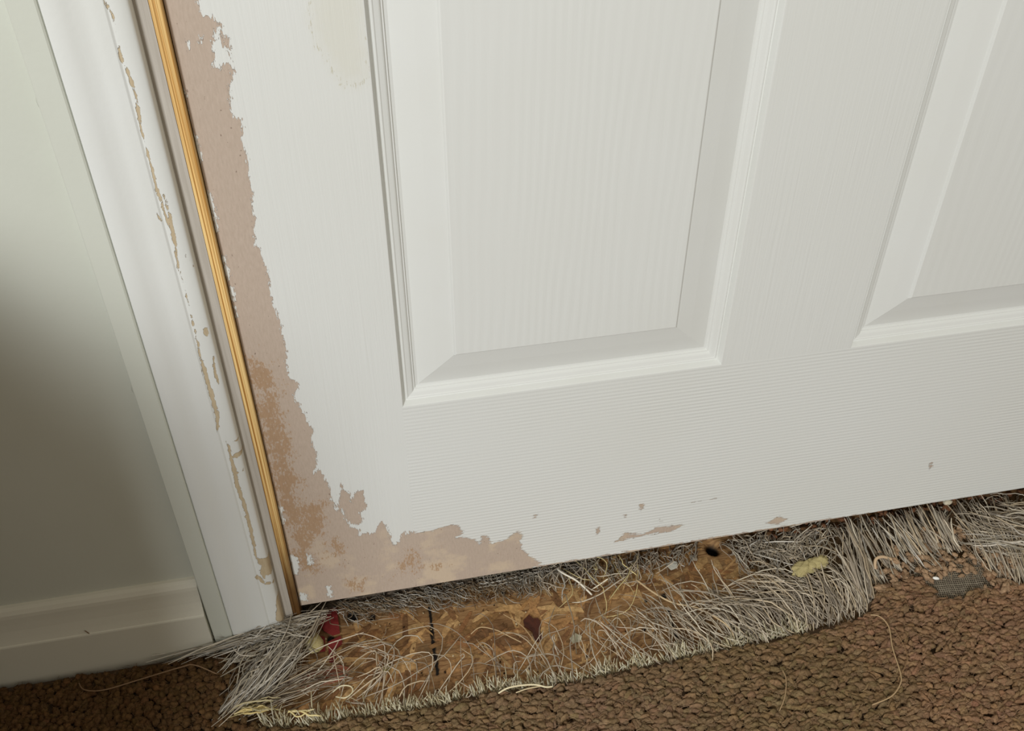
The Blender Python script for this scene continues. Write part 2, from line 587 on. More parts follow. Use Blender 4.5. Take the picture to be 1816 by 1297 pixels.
# ------------------------------------------------------------------ floor
PITS = [(onZ(1264, 972, 0.0)[:2], 0.0070, 0.014), (onZ(625, 1092, 0.0)[:2], 0.006, 0.004), (onZ(660, 1092, 0.0)[:2], 0.0035, 0.006),
        (onZ(1146, 1065, 0.0)[:2], 0.002, 0.003), (onZ(1178, 1056, 0.0)[:2], 0.0028, 0.004), (onZ(892, 1050, 0.0)[:2], 0.003, 0.003),
        (onZ(586, 1133, 0.0)[:2], 0.004, 0.004), (onZ(1142, 1116, 0.0)[:2], 0.002, 0.003), (onZ(1328, 1070, 0.0)[:2], 0.003, 0.003)]
fx = spaced((-2.6, -0.4, 0.4), (-0.4, -0.1, 0.02), (-0.1, 0.80, 0.0022), (0.80, 2.6, 0.3))
fy = spaced((-3.2, -0.3, 0.5), (-0.3, -0.16, 0.02), (-0.16, 0.06, 0.0022), (0.06, 1.3, 0.2))
X, Y = np.meshgrid(fx, fy, indexing='ij')
z = np.zeros(X.size)
pit = np.zeros(X.size)
P2 = np.stack([X.ravel(), Y.ravel()], axis=1)
for (c, r, dep) in PITS:
    d = np.linalg.norm((P2-c)*np.array([1, 0.8]), axis=1)
    k = np.clip(1.35-d/r, 0, 1)
    k = k*k*(3-2*k)
    z -= dep*k
    pit = np.maximum(pit, k)
CRACKS = [[onZ(*p, 0.0)[:2] for p in pts] for pts in (
    [(762, 1078), (765, 1110), (768, 1140), (773, 1170), (776, 1195)], [(1186, 1085), (1192, 1105), (1200, 1130), (1203, 1150)])]
for pts in CRACKS:
    d = line_sdf(P2, np.array(pts), [0.0006]*len(pts))
    wob = np.array([mnoise.noise((float(p[0])*300, float(p[1])*300, 0)) for p in P2[d < 0.004]])
    k = np.zeros(len(d))
    k[d < 0.004] = np.clip(1.0-np.maximum(0, d[d < 0.004])/0.0018+wob*0.5, 0, 1)
    z -= 0.0012*k
    pit = np.maximum(pit, k)
nx, ny = len(fx), len(fy)
i, j = np.meshgrid(np.arange(nx-1), np.arange(ny-1), indexing='ij')
a = (i*ny+j).ravel()
F = np.stack([a, a+ny, a+ny+1, a+1], axis=1)
floor = mesh_obj('floor', np.stack([X.ravel(), Y.ravel(), z], axis=1), F, M_osb, smooth=True, fattrs={'pit': pit}, kind='structure')
tag(floor, 'bare strand board subfloor showing through the torn doorway carpet', None)

# wood strands pressed into the board: thin chips lying proud of it
Vs, Fs, Cs = [], [], []
n = 0
pal = [lin(172, 130, 84), lin(152, 114, 72), lin(188, 150, 100), lin(132, 96, 62), lin(164, 124, 78), lin(176, 140, 94), lin(146, 104, 66), lin(196, 160, 110)]
for k in range(900):
    cx_ = rng.uniform(-0.02, 0.62)
    cy_ = rng.uniform(-0.13, 0.03)
    if any(np.linalg.norm(np.array([cx_, cy_])-p[0]) < p[1]+0.014 for p in PITS):
        continue
    if min(line_sdf(np.array([[cx_, cy_]]), np.array(p), [0]*len(p))[0] for p in CRACKS) < 0.012:
        continue
    L, wd = rng.uniform(0.012, 0.05), rng.uniform(0.0015, 0.009)
    an = rng.normal(0.45, 0.55) if rng.random() < 0.8 else rng.uniform(0, 3.14)
    ca, sa = math.cos(an), math.sin(an)
    h0, h1 = rng.uniform(0.0001, 0.0007), rng.uniform(0.0001, 0.0008)
    pts = [(-L/2, -wd/2*rng.uniform(.2, 1)), (-L*.2, -wd/2), (L*.25, -wd/2*rng.uniform(.7, 1.1)), (L/2, -wd/2*rng.uniform(0, .8)),
           (L/2*rng.uniform(.8, 1.1), wd/2*rng.uniform(.1, .9)), (L*.2, wd/2), (-L*.25, wd/2*rng.uniform(.7, 1.1)), (-L/2*rng.uniform(.8, 1.1), wd/2*rng.uniform(0, .8))]
    top = [(cx_+x*ca-y*sa, cy_+x*sa+y*ca, h0+(h1-h0)*(x/L+.5)+0.0002) for x, y in pts]
    bot = [(x, y, -0.0004) for x, y, zz in top]
    Vs += top+bot
    Fs.append(tuple(range(n, n+8)))
    for q in range(8):
        Fs.append((n+q, n+8+q, n+8+(q+1) % 8, n+(q+1) % 8))
    Cs += [pal[rng.integers(len(pal))]*rng.uniform(.75, 1.15)]*16
    n += 16
mesh_obj('wood_strands', Vs, Fs, M_strand, floor, col=np.array(Cs), kind='stuff')

# ------------------------------------------------------------------ walls, hall beyond
WY = -0.004
wl = box('wall_left', -2.6, -0.066, WY, 0.12, 0, 2.45, M_wall, kind='structure')
tag(wl, 'cream painted wall left of the door casing', None)
wr = box('wall_right', 0.895, 2.6, WY, 0.12, 0, 2.45, M_wall, kind='structure')
wt = box('wall_back', -0.066, 0.895, WY, 0.12, 2.06, 2.45, M_wall, kind='structure')
box('wall_hall', -2.6, 2.6, 1.3, 1.36, 0, 2.45, M_wall, kind='structure')
box('wall_hall_left', -2.66, -2.6, 0.12, 1.3, 0, 2.45, M_wall, kind='structure')
box('wall_hall_right', 2.6, 2.66, 0.12, 1.3, 0, 2.45, M_wall, kind='structure')
box('ceiling', -2.6, 2.6, 0.0, 1.36, 2.45, 2.5, M_wall, kind='structure')

# lumpy paint bead where wall meets casing
zz = np.linspace(0.1, 2.0, 700)
P = np.stack([np.full_like(zz, -0.0797), np.full_like(zz, WY), zz], axis=1)
P[:, 0] += np.array([0.0012*mnoise.noise((0, 0, float(q)*90)) for q in zz])
rad = np.array([0.0011+0.0016*max(0, mnoise.noise((5, 0, float(q)*60))) for q in zz])
ring = [(math.cos(t), math.sin(t)) for t in np.linspace(0, 2*math.pi, 7)[:-1]]
V = np.array([(p[0]+r*c, p[1]+0.55*r*s, p[2]) for p, r in zip(P, rad) for c, s in ring])
F = np.array([(6*i+j, 6*i+(j+1) % 6, 6*i+6+(j+1) % 6, 6*i+6+j) for i in range(len(zz)-1) for j in range(6)])
mesh_obj('caulk_bead', V, F, M_wall, wl, smooth=True)


def extrude_profile(prof, a0, a1, axis, ns=1):
    """prof: open list of (u, v). axis 'z': u=x, v=y ; axis 'x': u=z, v=y"""
    t = np.linspace(a0, a1, ns+1)
    V, F = [], []
    k = len(prof)
    for q in t:
        for u, v in prof:
            V.append((u, v, q) if axis == 'z' else (q, v, u))
    for i in range(ns):
        for j in range(k-1):
            A = i*k+j
            F.append((A, A+1, A+k+1, A+k))
    return np.array(V), F


# baseboard
prof = [(0.0, WY), (0.0, -0.018), (0.0565, -0.018), (0.0578, -0.0176), (0.0584, -0.0166), (0.064, -0.0150), (0.072, -0.0132), (0.080, -0.0122),
        (0.0865, -0.0118), (0.090, -0.0112), (0.0935, -0.0092), (0.0955, -0.0066), (0.096, WY)]
V, F = extrude_profile(prof, -2.6, -0.0800, 'x')
k = len(prof)
F.append(tuple(range(k, 2*k)))
bb = mesh_obj('baseboard_left', V, F, M_base, kind='structure')
tag(bb, 'cream baseboard along the foot of the left wall', None)
q0, q1 = onY(150, 1119, -0.0166), onY(163, 1127, -0.0172)
V, F, C = tubes(np.stack([q0, (q0+q1)/2, q1])[None], np.array([.0005]), np.array([[.1, .08, .06]]))
mesh_obj('nick', V, F, M_dark, bb)

# casing
CX0 = -0.0785


def smooth_run(pts, n=6):
    pts = np.array(pts)
    out = []
    for i in range(len(pts)-1):
        p0, p1, p2, p3 = pts[max(i-1, 0)], pts[i], pts[i+1], pts[min(i+2, len(pts)-1)]
        for t in np.linspace(0, 1, n, endpoint=False):
            out.append(0.5*((2*p1)+(-p0+p2)*t+(2*p0-5*p1+4*p2-p3)*t*t+(-p0+3*p1-3*p2+p3)*t**3))
    out.append(pts[-1])
    return [tuple(p) for p in out]


band = [(CX0, WY), (CX0, -0.0150), (CX0+0.001, -0.0162), (CX0+0.0152, -0.0172), (CX0+0.0162, -0.0166), (CX0+0.0167, -0.0150), (CX0+0.0167, WY)]
face = [(CX0+0.0167, -0.0150), (CX0+0.0170, -0.0164)] + smooth_run([(CX0+0.0176, -0.0172), (CX0+0.0215, -0.0176), (CX0+0.0265, -0.0172), (CX0+0.0325, -0.0158), (CX0+0.038, -0.0150), (CX0+0.044, -0.0151), (CX0+0.0494, -0.0148)], 6) + \
    smooth_run([(CX0+0.0501, -0.0138), (CX0+0.0545, -0.0138), (CX0+0.0585, -0.0130), (CX0+0.0615, -0.0112), (CX0+0.0625, -0.0075), (CX0+0.0625, -0.0035)], 5)
trim = thing('trim_1', 'white door casing with cracked flaking paint along its inner edge', None, (CX0, WY, 0), kind='structure')
V, F = extrude_profile(band, 0.0, 2.12, 'z')
F.append(tuple(range(len(band))))
mesh_obj('back_band', V, F, M_wall, trim)
zs = spaced((0.0, 0.72, 0.0025), (0.72, 2.12, 0.2))
kf = len(face)
V = np.array([(u, v, q) for q in zs for u, v in face])
F = np.array([(i*kf+j, i*kf+j+1, (i+1)*kf+j+1, (i+1)*kf+j) for i in range(len(zs)-1) for j in range(kf-1)])
YF = -0.0132
lines = [([(178, -40), (186, 0), (190, 10), (200, 30), (206, 52), (215, 105), (225, 120), (233, 142), (240, 165), (246, 198), (250, 225), (261, 268), (270, 300), (277, 330), (281, 345)],
          [.0003, .0003, .0003, .0006, .0004, .0006, .0008, .0009, .0006, .0011, .0004, .0004, .0004, .0006, .0006]),
         ([(283, 343), (290, 372), (297, 392), (306, 412), (311, 432), (316, 468), (324, 502), (335, 542), (347, 592), (358, 640), (366, 668), (377, 705), (386, 740), (385, 768)],
          [.0008, .0005, .0008, .0012, .0006, .0006, .0005, .0004, .0004, .0010, .0014, .0016, .0014, .0003]),
         ([(291, 345), (300, 380), (306, 405), (310, 425)], [.0008, .0007, .0013, .0006]),
         ([(276, 372), (284, 388), (292, 392)], [.0003, .0004, .0003]), ([(328, 450), (336, 462), (343, 474)], [.0003, .0004, .0003]),
         ([(378, 630), (380, 655), (388, 683)], [.0006, .0009, .0006]),
         ([(400, 778), (408, 800), (414, 830), (420, 858), (432, 890), (445, 940), (454, 985), (462, 1000)], [.0003, .0010, .0014, .0016, .0014, .0013, .0010, .0010]),
         ([(415, 785), (425, 782)], [.0008, .0006]), ([(420, 808), (430, 806)], [.0026, .0016]), ([(420, 838), (434, 834)], [.0009, .0008]),
         ([(462, 992), (485, 1000)], [.0020, .0030]), ([(455, 1022), (470, 1034), (488, 1036)], [.0020, .0014, .0012]), ([(466, 1010), (478, 1018)], [.003, .003])]
polys = [[(358, 584), (364, 581), (371, 583), (370, 592), (372, 598), (366, 600), (360, 594)],
         [(462, 990), (482, 992), (492, 1010), (474, 1018), (470, 1030), (460, 1018)],
         [(490, 1060), (505, 1062), (512, 1078), (530, 1100), (500, 1108), (488, 1100)]]
q = V[:, [0, 2]]
d = np.full(len(q), 0.03)
lowm = q[:, 1] < 0.75
ql = q[lowm]
dl = np.full(len(ql), 0.03)
for pts, hw in lines:
    dl = np.minimum(dl, line_sdf(ql, XZ(pts, YF), [h*0.95 for h in hw]))
for p in polys:
    dl = np.minimum(dl, poly_sdf(ql, XZ(p, YF))+0.0006)
d[lowm] = dl
mesh_obj('casing_face', V, F, M_case, trim, smooth=True, fattrs={'peel': d})
box('jamb', -0.0166, -0.0078, -0.0045, 0.12, 0.0, 2.06, M_jamb, trim)
zs = spaced((0.0, 0.2, 0.01), (0.2, 2.05, 0.2))
V, F = extrude_profile([(-0.0078, 0.0), (-0.0076, -0.0042), (-0.0070, -0.0047), (-0.0054, -0.0050), (-0.0048, -0.0044), (-0.0040, -0.0050), (-0.0014, -0.0052), (-0.0008, -0.0046), (-0.0006, 0.0), (-0.0006, 0.03)], 0.012, 2.05, 'z', 60)
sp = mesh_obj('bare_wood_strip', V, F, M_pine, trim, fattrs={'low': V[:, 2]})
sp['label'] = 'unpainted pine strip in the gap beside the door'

# ------------------------------------------------------------------ door
D0, DW, DZ0, DZ1, TH = 0.0, 0.880, 0.0280, 2.035, 0.035
PXA, PXB, PXC, PXD = 0.1110, 0.3805, 0.4975, 0.7690
ZR = 0.2530
door = thing('door_1', 'white moulded panel door with bare flaked patches at its lower left corner', None, (0, 0, DZ0), kind='structure')
slab('stile', spaced((0.0, PXA, 0.0015)), spaced((DZ0, 0.62, 0.0015), (0.62, DZ1, 0.1)), 0.0, TH, M_stile, door)['label'] = 'left stile with its paint flaked off to bare board'
slab('stile', np.array([PXD, DW]), np.array([DZ0, DZ1]), 0.0, TH, M_mull, door, fields=False)
slab('bottom_rail', spaced((PXA, 0.40, 0.0015), (0.40, PXD, 0.003)), spaced((DZ0, ZR, 0.0015)), 0.0, TH, M_rail, door)['label'] = 'bottom rail with paint flaked off at its lower left'
rows = [(ZR, 0.86), (1.06, 1.62), (1.74, 1.92)]
for (a_, b_) in ((0.86, 1.06), (1.62, 1.74), (1.92, DZ1)):
    slab('rail', np.array([PXA, PXD]), np.array([a_, b_]), 0.0, TH, M_mull, door, fields=False)
ring_prof = [(0.0, 0.0), (0.0006, 0.0001), (0.0010, 0.0008), (0.0028, 0.0052), (0.0036, 0.0055), (0.0044, 0.0046), (0.0052, 0.0046), (0.0060, 0.0052),
             (0.0090, 0.0060), (0.0098, 0.0064), (0.0108, 0.0078), (0.0116, 0.0078), (0.0124, 0.0092), (0.0145, 0.0096)]
bev_prof = [(0.0145, 0.0096), (0.0165, 0.0091), (0.0300, 0.0060), (0.0436, 0.0034), (0.0440, 0.0030), (0.0448, 0.0018), (0.0456, 0.0014)]


def ring_mesh(x0, x1, z0, z1, prof):
    """mitred frame sunk into the door: four runs, each with its own corner verts"""
    V, F = [], []
    for c in range(4):
        base = len(V)
        for o_, dp in prof:
            A, B, Cc, Dd = (x0+o_, z0+o_), (x1-o_, z0+o_), (x1-o_, z1-o_), (x0+o_, z1-o_)
            p, q_ = [(A, B), (B, Cc), (Cc, Dd), (Dd, A)][c]
            V += [(p[0], dp, p[1]), (q_[0], dp, q_[1])]
        for j in range(len(prof)-1):
            i0 = base+2*j
            F.append((i0, i0+1, i0+3, i0+2))
    return np.array(V), F


for ri, (za, zb) in enumerate(rows):
    slab('mullion', np.array([PXB, PXC]), np.array([za, zb]), 0.0, TH, M_mull, door, fields=False)
    for (xa, xb) in ((PXA, PXB), (PXC, PXD)):
        V, F = ring_mesh(xa, xb, za, zb, ring_prof)
        mesh_obj('panel_moulding', V, F, M_mould, door)
        V, F = ring_mesh(xa, xb, za, zb, bev_prof)
        mesh_obj('panel_bevel', V, F, M_mould, door)
        e = bev_prof[-1]
        V = np.array([(xa+e[0], e[1], za+e[0]), (xb-e[0], e[1], za+e[0]), (xb-e[0], e[1], zb-e[0]), (xa+e[0], e[1], zb-e[0]),
                      (xa, TH-0.002, za), (xb, TH-0.002, za), (xb, TH-0.002, zb), (xa, TH-0.002, zb)])
        F = [(0, 1, 2, 3), (4, 7, 6, 5)]
        mesh_obj('raised_panel', V, F, M_panel, door)

# ------------------------------------------------------------------ strands
def bez(P0, P1, P2, P3, k):
    t = np.linspace(0, 1, k)[None, :, None]
    return (1-t)**3*P0[:, None]+3*(1-t)**2*t*P1[:, None]+3*(1-t)*t*t*P2[:, None]+t**3*P3[:, None]


def bundle(n, A, B, za, zm, zb, r=0.0005, bow=(0, 0), jit=12, corr=0.75, wig=0.0012, cols=None, k=9, arch=1.0):
    """n fibres from segment A to segment B (both measured in the photograph, laid on the floor), rising to zm midway"""
    ta = rng.random(n)
    tb = np.clip(ta*corr+rng.random(n)*(1-corr), 0, 1)
    pa = np.array(A[0])[None]+(np.array(A[1])-np.array(A[0]))[None]*ta[:, None]+rng.normal(0, jit*.5, (n, 2))
    pb = np.array(B[0])[None]+(np.array(B[1])-np.array(B[0]))[None]*tb[:, None]+rng.normal(0, jit, (n, 2))
    ln = rng.uniform(0.6, 1.08, n)[:, None]
    pb = pa+(pb-pa)*ln
    mid = np.array(bow)[None]*rng.normal(1, .5, (n, 1))+rng.normal(0, jit*.8, (n, 2))
    q1 = pa+(pb-pa)*.33+mid
    q2 = pa+(pb-pa)*.67+mid
    def lift(P, zr, f):
        zc = np.clip(zr*(1+rng.normal(0, .35, n)), 0.0012, 0.05)
        return np.array([onZ(p[0], p[1], float(zq)) for p, zq in zip(P, zc)])
    P = bez(lift(pa, za, 0), lift(q1, zm, 0), lift(q2, (zm+zb)/2, 0), lift(pb, zb, 0), k)
    wv = rng.normal(0, wig, (n, k, 3))
    wv[:, 0] = 0
    wv[:, :, 2] *= 0.4
    wv = (wv+np.roll(wv, 1, axis=1))*.6
    wv[:, 0] = 0
    P = P+wv
    P[:, :, 2] = np.maximum(P[:, :, 2], 0.0008)
    X_, Y_ = pix(P.reshape(-1, 3))
    keep = np.ones(n, dtype=bool)
    for (ax, ay, ar) in HOLES:
        keep &= (np.hypot(X_-ax, Y_-ay).reshape(n, -1).min(axis=1) > ar)
    P = P[keep]
    n = len(P)
    R = r*rng.uniform(.5, 1.5, n)
    cs = np.array(cols if cols is not None else FIB)
    C = cs[rng.integers(len(cs), size=n)]*rng.uniform(.55, 1.2, (n, 1))
    return tubes(P, R, C)


HOLES = [(1262, 974, 15), (1290, 1010, 16)]
FIB = [lin(196, 182, 160), lin(178, 164, 144), lin(210, 198, 176), lin(160, 146, 128), lin(188, 170, 142)]
GREY = [lin(188, 179, 162), lin(210, 203, 190), lin(164, 153, 136), lin(178, 167, 146)]
DARKF = [lin(134, 112, 84), lin(150, 128, 100), lin(118, 98, 74)]
STRAW = [lin(226, 208, 150), lin(214, 192, 130), lin(234, 218, 170)]


def pix(P):
    d = P-CAM
    zc = d@_fw
    return 908+FPX*(d@_r)/zc, 648.5-FPX*(d@_u)/zc


def fz(*specs):
    return join([bundle(*s[0], **s[1]) for s in specs])


# ------------------------------------------------------------------ carpet
EDGE_PX = [(150, 1183), (250, 1160), (330, 1150), (420, 1148), (432, 1210), (438, 1262), (470, 1287), (530, 1285), (620, 1270), (760, 1250), (860, 1225), (960, 1214),
           (1010, 1206), (1100, 1187), (1180, 1170), (1290, 1147), (1370, 1130), (1440, 1114), (1530, 1092), (1548, 1052), (1556, 1015),
           (1600, 1000), (1650, 985), (1700, 985), (1745, 1000), (1800, 1020), (1830, 1020), (1900, 990), (1980, 950)]
edge = np.array([onZ(*p, 0.008)[:2] for p in EDGE_PX])
poly = np.concatenate([[[-2.58, -0.0195]], [[-0.30, -0.0195]], [[-0.12, -0.0195]], edge[3:], [[0.82, -0.02], [2.58, -0.02], [2.58, -3.1], [-2.58, -3.1]]])
edge = poly[1:-4]
carpet = thing('carpet', 'brown pile carpet torn back from the doorway, its edge frayed into pale strands', 'carpet', (0.2, -0.4, 0))
me_v = [(x, y, 0.0042) for x, y in poly]+[(x, y, 0.0004) for x, y in poly]
k = len(poly)
bm = bmesh.new()
vt = [bm.verts.new(v) for v in me_v]
ed = [bm.edges.new((vt[i], vt[(i+1) % k])) for i in range(k)]
bmesh.ops.triangle_fill(bm, use_beauty=True, use_dissolve=False, edges=ed)
for i in range(k):
    bm.faces.new((vt[i], vt[(i+1) % k], vt[k+(i+1) % k], vt[k+i]))
bmesh.ops.recalc_face_normals(bm, faces=bm.faces)
V = np.array([v.co for v in bm.verts])
bm.verts.index_update()
F = [tuple(v.index for v in f.verts) for f in bm.faces]
bm.free()
mesh_obj('backing', V, F, M_back, carpet)


def ico(sub):
    b_ = bmesh.new()
    bmesh.ops.create_icosphere(b_, subdivisions=sub, radius=1)
    b_.verts.ensure_lookup_table()
    v = np.array([q.co for q in b_.verts])
    f = np.array([[q.index for q in fc.verts] for fc in b_.faces])
    b_.free()
    return v, f


def lumpy(v, seed, amp=0.28, fr=1.5):
    return np.array([p*(1+amp*mnoise.noise(Vector(p)*fr+Vector((seed*7.1, seed*3.3, 0)))) for p in v])


IV1, IF1 = ico(1)
IV2, IF2 = ico(2)
VAR2 = [lumpy(lumpy(IV2, s, .42, 1.5), s+50, .30, 3.4) for s in range(14)]
VAR1 = [lumpy(IV1, s, .3, 1.5) for s in range(6)]


def tufts(cent, size, ang, tilt, C, variants, IF):
    """cent (n,3), size (n,3), ang about z, tilt about the local y"""
    n = len(cent)
    vi = rng.integers(len(variants), size=n)
    base = np.stack(variants)[vi]*size[:, None, :]
    ct, st = np.cos(tilt)[:, None], np.sin(tilt)[:, None]
    x, y, z_ = base[..., 0], base[..., 1], base[..., 2]
    y, z_ = y*ct-z_*st, y*st+z_*ct
    ca, sa = np.cos(ang)[:, None], np.sin(ang)[:, None]
    X, Y = x*ca-y*sa, x*sa+y*ca
    V = np.stack([X, Y, z_], axis=-1)+cent[:, None, :]
    m = base.shape[1]
    F = (IF[None]+np.arange(n)[:, None, None]*m).reshape(-1, 3)
    return V.reshape(-1, 3), F, np.repeat(C, m, axis=0)


# where the pile grows: jittered rows over the carpet near the doorway
gx = np.arange(-0.46, 0.92, 0.0060)
gy = np.arange(-0.36, 0.0, 0.0035)
GX, GY = np.meshgrid(gx, gy, indexing='ij')
c2 = np.stack([GX.ravel(), GY.ravel()], axis=1)
c2[:, 0] += 0.0033*((np.arange(len(gy)) % 2)[None, :].repeat(len(gx), 0).ravel())
c2 += rng.normal(0, 1, c2.shape)*np.array([0.0020, 0.0011])
sd = poly_sdf(c2, poly)
BARE = [onZ(*p, 0.006)[:2] for p in [(1640, 1015), (1725, 1000), (1748, 1035), (1700, 1060), (1660, 1062)]]
RIPPED = [onZ(*p, 0.006)[:2] for p in [(1555, 1000), (1600, 960), (1700, 945), (1790, 985), (1850, 1010), (1850, 1030), (1740, 1050), (1620, 1030), (1560, 1045)]]
ok = (sd < -0.004) & (poly_sdf(c2, BARE) > 0.003)
rip = poly_sdf(c2, RIPPED)
ok &= ~((rip < 0) & (rng.random(len(c2)) < 0.85))
c2, sd = c2[ok], sd[ok]
pxx, pyy = pix(np.column_stack([c2, np.full(len(c2), 0.010)]))
big = np.array([mnoise.fractal(Vector((float(p[0])*14, float(p[1])*20, 0)), 0.8, 2.0, 3) for p in c2])
OLIVE, RUST, PINK, DEEP = lin(136, 113, 82), lin(150, 119, 91), lin(146, 118, 95), lin(106, 80, 52)
rust = 1/(1+np.exp(-((c2[:, 0]-0.50)*40+big*3.0)))
mid = np.exp(-((c2[:, 0]-0.25)/0.10)**2)*(0.5+0.5*big)
left = 1/(1+np.exp((c2[:, 0]+0.03)*40))
tc_ = OLIVE[None]*(1-rust[:, None])+RUST[None]*rust[:, None]
mid = np.clip(mid, 0, 1)[:, None]
tc_ = tc_*(1-mid)+PINK[None]*mid
tc_ = tc_*(1-left[:, None])+DEEP[None]*left[:, None]
tc_ = tc_*rng.uniform(.8, 1.15, (len(c2), 1))*np.array([1, 1, 1])*(1+rng.normal(0, .03, (len(c2), 3)))
n = len(c2)
size = np.column_stack([rng.uniform(.0032, .0066, n), rng.uniform(.0015, .0027, n), rng.uniform(.0026, .0042, n)])
nearleft = left > 0.5
size[nearleft] = np.column_stack([rng.uniform(.003, .0046, nearleft.sum()), rng.uniform(.0025, .0035, nearleft.sum()), rng.uniform(.003, .004, nearleft.sum())])
wave = np.array([mnoise.noise(Vector((float(p[0])*45, float(p[1])*70, 3))) for p in c2])
zc = 0.0076+0.0014*wave+rng.normal(0, .0007, n)-0.002*np.clip(1+sd/0.012, 0, 1)
ang = rng.normal(-0.12, .38, n)+wave*.7
ang[nearleft] = rng.uniform(0, 3.14, nearleft.sum())
near = (pxx > -30) & (pxx < 1846) & (pyy < 1325)
parts = [tufts(np.column_stack([c2, zc])[near], size[near], ang[near], rng.normal(-.45, .25, near.sum()), tc_[near], VAR2, IF2)]
far = ~near
parts.append(tufts(np.column_stack([c2, zc])[far], size[far], ang[far], rng.normal(-.45, .25, far.sum()), tc_[far], VAR1, IF1))
V, F, C = join(parts)
mesh_obj('pile', V, F, M_pile, carpet, smooth=True, col=C, kind='stuff')

# stray hairs standing off the pile
idx = np.nonzero(near)[0]
idx = np.concatenate([idx, idx, idx, idx])
m_ = len(idx)
b0 = np.column_stack([c2[idx], zc[idx]])+rng.normal(0, 1, (m_, 3))*np.array([.003, .0018, .0006])+np.array([0, 0, .002])
dv = rng.normal(0, 1, (m_, 3))*np.array([.0030, .0022, .0012])+np.array([0, 0, .0012])
b1 = b0+dv*.5+rng.normal(0, .0008, (m_, 3))
V, F, C = tubes(np.stack([b0, b1, b0+dv], axis=1), rng.uniform(.00010, .00022, m_), tc_[idx]*rng.uniform(.9, 1.5, (m_, 1)), 3)
mesh_obj('fuzz', V, F, M_fib, carpet, smooth=True, col=C, kind='stuff')

# torn loops of yarn standing on the bare backing: each its own part
tmesh = []
spots = []
tries = 0
while len(spots) < 46 and tries < 4000:
    tries += 1
    px_, py_ = rng.uniform(1560, 1800), rng.uniform(945, 1052)
    if not (poly_sdf(np.array([onZ(px_, py_, .006)[:2]]), RIPPED)[0] < 0.004):
        continue
    if poly_sdf(np.array([onZ(px_, py_, .006)[:2]]), BARE)[0] < 0.002 and py_ > 1016:
        continue
    if any((px_-a_)**2+((py_-b_)*1.4)**2 < 17**2 for a_, b_ in spots):
        continue
    spots.append((px_, py_))
for s in range(6):
    pr = []
    for q in range(5):
        v = lumpy(lumpy(IV2, 20+s*7+q, .5, 1.6), 70+s*5+q, .35, 3.2)*np.array([rng.uniform(.0028, .0046), .0022, .0020])
        an_ = rng.normal(0, .8)
        v = np.column_stack([v[:, 0]*math.cos(an_)-v[:, 1]*math.sin(an_), v[:, 0]*math.sin(an_)+v[:, 1]*math.cos(an_), v[:, 2]])
        pr.append((v+rng.normal(0, 1, 3)*np.array([.0030, .0022, .0012]), IF2, np.tile(lin(176, 146, 116)*rng.uniform(.75, 1.15), (len(v), 1))))
    hb_ = rng.normal(0, .0026, (26, 3))
    hd_ = rng.normal(0, .0032, (26, 3))
    hv, hf, hc = tubes(np.stack([hb_, hb_+hd_*.5+rng.normal(0, .0006, (26, 3)), hb_+hd_], axis=1), np.full(26, .00018), np.tile(lin(190, 162, 130), (26, 1)), 3)
    pr.append((hv, np.concatenate([hf[:, [0, 1, 2]], hf[:, [0, 2, 3]]]), hc))
    v, fTuft, cc = join(pr)
    o = mesh_obj('tuft_source', v, fTuft, M_pile, smooth=True, col=cc)
    tmesh.append(o.data)
    bpy.data.objects.remove(o)
for (px_, py_) in spots:
    t_ = bpy.data.objects.new('tuft', tmesh[rng.integers(6)])
    COL.objects.link(t_)
    t_.parent = carpet
    p = onZ(px_, py_, 0.0085)-np.array(carpet.location)
    t_.location = p
    t_.rotation_euler = (rng.uniform(-.5, .5), rng.uniform(-.5, .5), rng.uniform(0, 6.28))
    s_ = rng.uniform(.75, 1.3)
    t_.scale = (s_, s_, s_)

# the grey net that the pile was tufted into
p0 = onZ(1690, 1030, 0.006)
parts = []
u = np.linspace(-.036, .036, 34)
e1 = np.array([.98, -.12, 0]); e2 = np.array([.25, .96, 0])
wcol = [lin(156, 146, 128), lin(136, 126, 110)]
L1 = np.stack([np.stack([p0+e1*q+e2*t+np.array([0, 0, .0003*(-1)**i_]) for i_, t in enumerate(np.linspace(-.024, .026, 9))]) for q in u])
L2 = np.stack([np.stack([p0+e1*t+e2*q+np.array([0, 0, -.0003*(-1)**i_]) for i_, t in enumerate(np.linspace(-.036, .036, 9))]) for q in np.linspace(-.024, .026, 22)])
for L in (L1, L2):
    parts.append(tubes(L, np.full(len(L), .00062), np.array(wcol)[rng.integers(2, size=len(L))]))
V, F, C = join(parts)
o = mesh_obj('backing_net', V, F, M_felt, carpet, col=C)
o['label'] = 'bare grey woven net where the pile is torn off'

# crushed brown backing left under the strands at the right
TB = np.array([onZ(*p, .001)[:2] for p in [(1335, 1150), (1300, 1085), (1345, 1040), (1330, 1000), (1290, 985), (1300, 955), (1480, 925), (1816, 872), (1960, 850), (1960, 1010), (1750, 1040), (1560, 1060), (1545, 1110)]])
tx = np.arange(TB[:, 0].min(), TB[:, 0].max(), .002)
ty = np.arange(TB[:, 1].min(), TB[:, 1].max(), .002)
TX, TY = np.meshgrid(tx, ty, indexing='ij')
tp = np.stack([TX.ravel(), TY.ravel()], axis=1)
th_ = np.array([mnoise.fractal(Vector((float(p[0])*110, float(p[1])*140, 7)), .8, 2.0, 4) for p in tp])
tin = poly_sdf(tp, TB)+.012*th_ < 0
ai = np.arange(len(tp)).reshape(len(tx), len(ty))
F = np.stack([ai[:-1, :-1].ravel(), ai[1:, :-1].ravel(), ai[1:, 1:].ravel(), ai[:-1, 1:].ravel()], axis=1)
F = F[tin[F].all(axis=1)]
used = np.unique(F)
rm = np.full(len(tp), -1)
rm[used] = np.arange(len(used))
